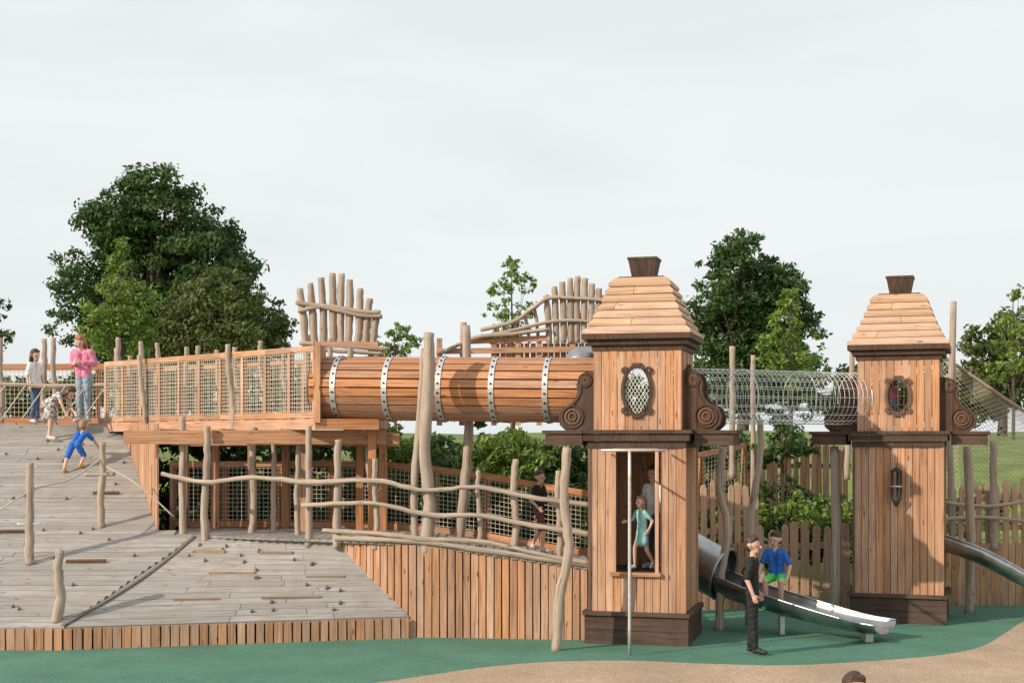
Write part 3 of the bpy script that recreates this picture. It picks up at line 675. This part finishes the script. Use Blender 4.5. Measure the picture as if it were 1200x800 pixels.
tree('young_tree',-11,40,2.8,[(0,8.1,.28),(-.1,7.6,.35),(-.25,7.0,.55),(.35,6.5,.65),(-.6,6.1,.6),(.7,5.8,.6),(0,5.6,.8)],'leafL',.08,.7,.08,sub=8)
tree('broadleaf_tree',11.3,70,2.8,[(0,12.3,.85),(-.85,11.2,1.2),(.85,10.9,1.3),(-1.7,9.5,1.15),(0,9.3,1.6),(2.1,9.7,1.3),(2.9,8.3,1.2),(1.25,7.6,1.5),(-.85,7.4,1.6),(2.3,10.8,.65),(-2.0,8.0,1.0),(0,5.8,1.8),(2.4,6,1.5)],'leafD',.15,1.1,.35,sub=12)
tree('young_tree',8.8,45,2.8,[(0,7.3,.25),(0,6.9,.35),(-.25,6.3,.55),(.4,5.8,.6),(-.7,5.5,.5),(.2,5.0,.8)],'leafL',.085,.6,.08,sub=8)
tree('broadleaf_tree',17.2,50,2.8,[(.45,6.7,.9),(-.6,6.1,.85),(.75,5.5,1.2),(-.6,4.9,1.1),(1.8,6.4,1.2),(-1,4,1.2)],'leafO',.12,.9,.2,sub=10)
tree('young_tree',15.5,44,2.8,[(.1,7.2,.25),(.1,6.4,.4),(0,5.7,.5),(.5,5.0,.5),(-.4,4.9,.45),(.9,6.0,.4)],'leafL',.085,.6,.06,sub=6)
tree('young_tree',0,30,2.3,[(0,6.35,.2),(-.2,5.8,.3),(.28,5.95,.25),(-.3,5.35,.3),(.3,5.35,.27),(0,5,.35),(0,6.1,.2)],'leafL',.055,.45,.04,ry=.35,sub=4)
tree('young_tree',-2.55,31,2.3,[(.1,5.0,.25),(.3,4.8,.28),(-.3,4.7,.25),(.1,4.5,.3)],'leafL',.06,.6,.04,ry=.3,sub=5)
tree('broadleaf_tree',-18.7,50,2.8,[(-.4,8.2,.8),(-.2,7.2,.9),(0,6.3,1.0),(-.6,5.6,1.2)],'leafD',.12,.9,.2)
tree('distant_trees',0,95,2.8,[(x,random.uniform(5,6.6),random.uniform(1.5,2.3)) for x in range(-44,46,3)],'leafD',.3,.9,.2,ry=3,sub=6)
tree('garden_hedge',-1.5,25.3,.3,[(x*.62,random.uniform(1.5,2.0),random.uniform(.5,.65)) for x in range(-8,9)]+[(x*.62+.3,random.uniform(2.15,2.5),random.uniform(.45,.6)) for x in range(-8,9)]+[(x*.62+.3,1.1,.6) for x in range(-8,9)],'leafD',.075,1.0,.03,ry=.4,sub=8)
tree('garden_hedge',5.0,25.3,.3,[(x*.62,random.uniform(1.2,1.6),random.uniform(.4,.5)) for x in range(-4,3)]+[(x*.62+.3,.9,.5) for x in range(-4,3)]+[(-2.2,2.2,.45)],'leafD',.075,1.0,.03,ry=.4,sub=7)
sh=[('garden_shrub',-.1,23.2,1.2,[(0,2.5,.45),(-.4,2.3,.35),(.4,2.35,.4),(0,2.1,.5)],'leafL'),
('garden_shrub',-2.6,23.6,.6,[(0,1.9,.5),(-.8,1.7,.5),(.8,2.1,.5),(1.5,2.3,.4),(-1.7,1.8,.5),(-2.6,1.7,.5),(.3,2.7,.4)],'leafD'),
('garden_shrub',-1.9,23.0,.6,[(0,2.6,.35),(.3,2.3,.35),(-.5,2.8,.25)],'leafL'),
('garden_shrub',1.0,23.0,.6,[(0,1.7,.5),(-.9,1.6,.45),(-1.6,1.9,.4),(.6,1.9,.4)],'leafD'),
('garden_shrub',4.6,23.3,.4,[(0,1.5,.35),(-.6,1.4,.35),(.6,1.5,.35),(-1.1,1.2,.35),(.9,1.2,.35)],'leafL'),
('garden_shrub',6.8,24.6,.5,[(0,1.6,.45),(.7,1.3,.4),(1.6,1.4,.4)],'leafD'),
('young_tree',4.6,24.2,.2,[(0,2.7,.3),(-.3,2.4,.25),(.35,2.5,.28),(0,3.0,.18),(.2,3.3,.12)],'leafD')]
for nme,x,y,z,bl,mt_ in sh: tree(nme,x,y,z,bl,mt_,.06,.8,.03,ry=.35,sub=7)
# ------------------------------------------------------------------ people
def capsule(a,b,ra,rb,n=14):
    a=V(a);b=V(b);t=nz(b-a); 
    if (b-a).length<1e-5: t=V((0,0,1))
    x=nz(t.orthogonal());y=t.cross(x);rings=[]
    for j in range(1,5): an=-math.pi/2+j*math.pi/8; rings.append((a+t*math.sin(an)*ra,math.cos(an)*ra))
    for j in range(0,4): an=j*math.pi/8; rings.append((b+t*math.sin(an)*rb,math.cos(an)*rb))
    vs=[a-t*ra]; 
    for c,r in rings:
        for k in range(n): q_=2*math.pi*k/n; vs.append(c+x*math.cos(q_)*r+y*math.sin(q_)*r)
    vs.append(b+t*rb); fs=[(0,1+(k+1)%n,1+k) for k in range(n)]
    for j in range(len(rings)-1):
        for k in range(n): fs.append((1+j*n+k,1+j*n+(k+1)%n,1+(j+1)*n+(k+1)%n,1+(j+1)*n+k))
    l=len(vs)-1; o=1+(len(rings)-1)*n; fs+=[(o+k,o+(k+1)%n,l) for k in range(n)]
    return vs,fs
def person(name,loc,yaw,H,J=None,top='tblack',sleeve=.8,bot='tblack',leg=1.9,shoe='shoe',hair='hairB',long=False,dress=None,hy=0,hp=0,hs=1.0,bulk=1.0):
    J=J or {}; prims=[]
    def add(a,b,ra,rb,m,bias=0): prims.append((V(a),V(b),ra,rb,m,bias))
    pel=V(J.get('pel',(0,0,.52)));che=V(J.get('che',(0,0,.79)));hd=V(J.get('head',tuple(che+V((0,-.008,.135)))))
    side=V(J.get('side',(1,0,0))); axis=nz(che-pel); mid=pel.lerp(che,.42)
    for s,k in((-1,'a'),(1,'b')):
        hip=pel+side*s*.045; sh=che+side*s*.088*bulk+axis*.008
        kn=V(J.get('kn_'+k,(s*.05,-.01,.28))); an=V(J.get('an_'+k,(s*.055,.01,.05))); toe=V(J.get('toe_'+k,tuple(an+V((s*.01,-.085,-.022)))))
        el=V(J.get('el_'+k,(s*.125,.01,.645))); wr=V(J.get('wr_'+k,(s*.13,-.03,.51)))
        add(che+side*s*.052*bulk-axis*.012,mid+side*s*.040*bulk,.047*bulk,.044*bulk,top); add(mid+side*s*.04*bulk,pel+side*s*.038+axis*.02,.044*bulk,.050*bulk,top)
        add(che+side*s*.03+axis*.012,sh,.034,.036*bulk,top)
        add(pel+side*s*.042,hip.lerp(kn,.1),.052,.050,bot)
        add(sh,el,.028,.0225,'skin'); add(el,wr,.0225,.015,'skin')
        t=min(sleeve,1); add(sh,sh.lerp(el,t),.037*bulk,.032*bulk if sleeve<=1 else .029*bulk,top,-.001)
        if sleeve>1: add(el,el.lerp(wr,sleeve-1),.029*bulk,.022*bulk,top,-.001)
        d=nz(wr-el); ac=d.cross(V((1,0,0))); ac=nz(ac if ac.length>.2 else d.cross(V((0,0,1)))); nn=d.cross(ac)*(1 if s>0 else -1)
        if nn.dot(side*s)>0: nn=-nn
        for f in(-1,0,1): add(wr+ac*f*.006,wr+d*.045+ac*f*.011,.0105,.009,'skin')
        for f,lf in((-1.5,.8),(-.5,.95),(.5,1),(1.5,.9)):
            p0=wr+d*.045+ac*f*.0105;p1=p0+(d*.022+nn*.006)*lf;p2=p1+(d*.015+nn*.014)*lf
            add(p0,p1,.0062,.0058,'skin');add(p1,p2,.0058,.005,'skin')
        tb=wr+d*.014+ac*.012; tdir=nz(d*.7+ac*.8+nn*.3); add(tb,tb+tdir*.03,.0075,.0062,'skin')
        add(tb+tdir*.03,tb+tdir*.03+nz(d+nn*.4)*.016,.006,.0052,'skin')
        add(hip,kn,.047,.031,'skin'); calf=kn.lerp(an,.35); add(kn,calf,.030,.030,'skin'); add(calf,an,.030,.019,'skin')
        t=min(leg,1); add(hip,hip.lerp(kn,t),.053,.043 if leg<=1 else .038,bot,-.001)
        if leg>1: add(kn,kn.lerp(an,leg-1),.038,.029,bot,-.001)
        add(an+V((0,.004,-.012)),toe,.025,.021,shoe,-.002); add(an,an.lerp(toe,.5),.023,.022,shoe,-.002)
    if dress:
        for f in(-1,0,1):
            add(mid+side*f*.03,pel.lerp((V(J.get('kn_a',(-.05,-.01,.28)))+V(J.get('kn_b',(.05,-.01,.28))))/2,dress)+side*f*.045,.045,.07,top,-.004)
    add(che+axis*.01,hd-V((0,0,.03)),.026,.026,'skin')
    Rm=Matrix.Rotation(math.radians(hy),3,'Z')@Matrix.Rotation(math.radians(hp),3,'X')
    f=Rm@V((0,-1,0));u=Rm@V((0,0,1));r=Rm@V((1,0,0)); k=hs
    h=lambda a,b,c:hd+(r*a+f*b+u*c)*k
    add(h(0,-.006,.012),h(0,-.012,.016),.056*k,.058*k,'skin'); add(h(0,.004,.0),h(0,.02,-.036),.048*k,.030*k,'skin')
    add(h(0,.05,.004),h(0,.064,-.010),.006*k,.0095*k,'skin',-.001)
    for s in(-1,1):
        add(h(s*.021,.047,.004),h(s*.023,.046,.004),.0055*k,.0055*k,'eye')
        add(h(s*.055,-.006,-.004),h(s*.059,-.010,.008),.011*k,.012*k,'skin')
    add(h(-.011,.046,-.030),h(.011,.046,-.030),.0055*k,.0055*k,'lip',-.001)
    add(h(0,-.018,.030),h(0,-.032,.0),.058*k,.050*k,hair,-.001); add(h(-.02,.008,.058),h(.025,.012,.055),.022*k,.022*k,hair,-.001)
    add(h(0,-.012,.05),h(0,-.02,.04),.043*k,.048*k,hair)
    if long:
        add(h(0,-.035,0),h(0,-.055,-.085),.05*k,.032*k,hair,-.001); add(h(-.045,-.01,.02),h(-.05,-.02,-.06),.022*k,.018*k,hair,-.001); add(h(.045,-.01,.02),h(.05,-.02,-.06),.022*k,.018*k,hair,-.001)
        add(h(0,-.055,-.085),h(.0,-.06,-.13),.03*k,.016*k,hair)
    VS=[];FS=[]
    for a,b,ra,rb,m,bi in prims:
        vs,fs=capsule(a,b,ra,rb); o=len(VS); VS+=[tuple(v*H) for v in vs]; FS+=[tuple(o+i for i in f_) for f_ in fs]
    me=bpy.data.meshes.new(name); me.from_pydata(VS,[],FS); ob=bpy.data.objects.new(name,me); scene.collection.objects.link(ob)
    md=ob.modifiers.new('r','REMESH'); md.mode='VOXEL'; md.voxel_size=.0042*H; md.adaptivity=0; md.use_smooth_shade=True
    sm=ob.modifiers.new('s','SMOOTH'); sm.factor=.5; sm.iterations=2
    dg=bpy.context.evaluated_depsgraph_get(); dg.update(); nm=bpy.data.meshes.new_from_object(ob.evaluated_get(dg)); ob.modifiers.clear(); ob.data=nm
    nf=len(nm.polygons); c=np.empty(nf*3,'f'); nm.polygons.foreach_get('center',c); c=c.reshape(-1,3)/H
    best=np.full(nf,1e9); idx=np.zeros(nf,'i'); mats=[]
    for a,b,ra,rb,m,bi in prims:
        if m not in mats: mats.append(m)
        A_=np.array(a);B_=np.array(b);ab=B_-A_;L2=max(ab@ab,1e-12); t=np.clip(((c-A_)@ab)/L2,0,1); dd=np.linalg.norm(c-(A_+t[:,None]*ab),axis=1)-(ra+(rb-ra)*t)+bi
        w=dd<best; best[w]=dd[w]; idx[w]=mats.index(m)
    nv=len(nm.vertices); co=np.empty(nv*3,'f'); nm.vertices.foreach_get('co',co); co=co.reshape(-1,3); q=co/H
    nor=np.empty(nv*3,'f'); nm.vertices.foreach_get('normal',nor); nor=nor.reshape(-1,3)
    vm=np.zeros(nv,bool); cloth=[i for i,m in enumerate(mats) if m[0]=='t' or m=='spot']
    lv=np.empty(len(nm.loops),'i'); nm.loops.foreach_get('vertex_index',lv); lt=np.empty(nf,'i'); nm.polygons.foreach_get('loop_total',lt); fi=np.repeat(np.arange(nf),lt)
    vm[lv[np.isin(idx[fi],cloth)]]=True
    wv=np.sin(q[:,2]*95+np.sin(q[:,0]*60)*1.6+q[:,1]*40)*np.sin(q[:,0]*38+q[:,2]*30+1.3)
    co+=nor*(wv*.0032*H*vm)[:,None]; nm.vertices.foreach_set('co',co.ravel())
    nm.materials.clear()
    for m in mats: nm.materials.append(M[m])
    nm.polygons.foreach_set('material_index',idx); nm.polygons.foreach_set('use_smooth',[True]*nf); nm.update()
    ob.location=loc; ob.rotation_euler=(0,0,math.radians(yaw)); return ob
person('boy_in_black',(2.98,17.62,.008),72,1.45,dict(el_a=(-.12,.03,.65),wr_a=(-.115,-.02,.52),el_b=(.12,.03,.65),wr_b=(.12,-.03,.52),kn_a=(-.045,-.01,.28),kn_b=(.045,.0,.28),an_a=(-.05,-.03,.05),an_b=(.05,.03,.05)),'tblack',.9,'tblack',1.95,'shoeB','hairB',hs=1.05,hp=2,hy=-12)
person('boy_in_blue',(3.62,19.52,.31),-25,1.30,dict(pel=(0,.05,.36),che=(0,-.02,.62),kn_a=(-.08,-.13,.33),kn_b=(.09,-.13,.33),an_a=(-.09,-.05,.06),an_b=(.06,-.03,.06),el_a=(-.15,-.02,.49),wr_a=(-.16,-.08,.38),el_b=(.15,-.0,.48),wr_b=(.14,-.06,.36)),'tblue',.75,'tgreen',.85,'tgreen','hairB',hs=1.08,hp=14,hy=-15)
person('child_sitting_in_slide',(3.35,19.72,.31),50,1.05,dict(pel=(0,.05,.08),che=(0,.09,.34),kn_a=(-.07,-.17,.16),kn_b=(.07,-.17,.16),an_a=(-.07,-.33,.07),an_b=(.07,-.33,.07),el_a=(-.14,.04,.22),wr_a=(-.12,-.06,.18),el_b=(.14,.04,.22),wr_b=(.12,-.06,.18)),'tnavy',.8,'tnavy',1.9,'shoeB','hairB',hs=1.15,hp=15)
person('girl_in_turquoise',(1.72,18.70,.94),-60,.98,dict(che=(0,-.03,.78),kn_a=(-.05,-.10,.31),an_a=(-.05,-.10,.07),kn_b=(.05,.03,.28),an_b=(.05,.13,.12),toe_b=(.055,.09,.05),el_a=(-.15,-.06,.68),wr_a=(-.15,-.17,.66),el_b=(.14,.06,.67),wr_b=(.15,.0,.57)),'tteal',.6,'tteal',.3,'shoe','hairF',True,dress=.55,hs=1.15)
person('child_in_white',(1.89,18.98,.94),-40,1.36,{},'twhite',.9,'tjeanD',1.9,'shoe','hairB',hs=1.08)
person('boy_on_walkway',(.39,20.3,1.06),60,1.15,dict(kn_a=(-.05,-.09,.29),an_a=(-.05,-.07,.05),kn_b=(.05,.02,.28),an_b=(.05,.13,.08),el_a=(-.13,.05,.65),wr_a=(-.13,-.05,.56),el_b=(.13,-.01,.65),wr_b=(.13,-.1,.6)),'tblack',.8,'tbrown',.95,'shoe','hairB',hs=1.1)
person('woman_in_pink',(-7.45,24.75,2.95),-15,1.56,dict(che=(0,-.03,.78),head=(0,-.075,.90),el_a=(-.14,.0,.66),wr_a=(-.06,-.12,.66),el_b=(.14,.0,.66),wr_b=(.05,-.12,.67)),'tpink',1.9,'tjean',1.95,'shoe','hairR',True,hp=32,bulk=1.15)
person('girl_in_white',(-8.35,24.9,2.95),60,1.28,dict(kn_a=(-.05,-.05,.29),kn_b=(.05,.02,.28)),'twhite',.8,'tjeanD',1.95,'shoe','hairB',True,hs=1.1,hp=10)
person('girl_in_floral_dress',(-7.75,24.0,2.65),75,1.25,dict(pel=(0,.08,.50),che=(0,-.14,.62),head=(0,-.27,.64),side=(1,0,0),kn_a=(-.05,-.0,.28),kn_b=(.05,.04,.27),an_b=(.05,.1,.06),el_a=(-.11,-.2,.50),wr_a=(-.10,-.26,.37),el_b=(.11,-.18,.49),wr_b=(.10,-.26,.39)),'spot',.4,'spot',.3,'shoe','hairB',True,dress=.7,hp=45,hs=1.08)
person('boy_climbing',(-7.05,22.75,2.14),165,1.10,dict(pel=(0,-.10,.40),che=(0,-.27,.56),head=(0,-.34,.68),kn_a=(-.09,-.20,.24),kn_b=(.08,-.02,.21),an_a=(-.09,-.10,.11),an_b=(.07,.08,.04),el_a=(-.16,-.36,.46),wr_a=(-.15,-.47,.38),el_b=(.17,-.38,.50),wr_b=(.16,-.50,.44)),'tblue',.7,'tblue',.9,'tyellow','hairF',hs=1.12,hp=-5)
person('child_in_tower',(5.60,20.95,2.85),10,.72,{},'tpink',.8,'tjean',1.9,'shoe','hairB',True,hs=1.2)
person('foreground_child',(2.12,8.8,.008),10,1.19,{},'tblue',.8,'tnavy',1.9,'shoe','hairB',hs=1.1)
# ------------------------------------------------------------------ world, sun, camera
w=bpy.data.worlds.new('World'); scene.world=w; w.use_nodes=True; nt=w.node_tree; L=nt.links.new; bg=nt.nodes['Background']
sx,sy,el=-.84,-.54,math.radians(26)
sky=N(nt,'ShaderNodeTexSky',sky_type='NISHITA'); sky.sun_disc=False; sky.sun_elevation=el; sky.sun_rotation=math.atan2(sx,sy); sky.air_density=1.2; sky.dust_density=2.5
tc=N(nt,'ShaderNodeTexCoord'); mp=N(nt,'ShaderNodeMapping'); mp.inputs['Scale'].default_value=(1.5,1.5,8.0); mp.inputs['Rotation'].default_value=(0,.08,.3); L(tc.outputs['Generated'],mp.inputs[0])
n=N(nt,'ShaderNodeTexNoise'); n.inputs['Scale'].default_value=1.5; n.inputs['Detail'].default_value=7; n.inputs['Roughness'].default_value=.5; n.inputs['Distortion'].default_value=.5; L(mp.outputs[0],n.inputs[0])
r=ramp(nt,n.outputs[0],[(.36,(.88,.88,.88)),(.60,(1,1,1))])
mx=N(nt,'ShaderNodeMix',data_type='RGBA'); L(r.outputs[0],mx.inputs[0]); L(sky.outputs[0],mx.inputs[6]); mx.inputs[7].default_value=(8.75,9.1,9.2,1)
L(mx.outputs[2],bg.inputs[0]); bg.inputs[1].default_value=.1
sd_=V((sx*math.cos(el),sy*math.cos(el),math.sin(el)))
sl_=bpy.data.lights.new('sun','SUN'); sl_.energy=4.4; sl_.angle=math.radians(.6); sl_.color=(1,.85,.67)
so=bpy.data.objects.new('sun',sl_); scene.collection.objects.link(so); so.rotation_euler=sd_.to_track_quat('Z','Y').to_euler(); so.location=(-20,-10,20)
cam=bpy.data.cameras.new('camera'); co=bpy.data.objects.new('camera',cam); scene.collection.objects.link(co); scene.camera=co
co.location=(0,0,2.65); co.rotation_euler=(math.radians(90),0,0); cam.sensor_width=36; cam.lens=36*1667/1200; cam.shift_y=116/1200; cam.clip_end=3000; cam.clip_start=.1
scene.view_settings.view_transform='Standard'; scene.view_settings.look='None'; scene.view_settings.exposure=0
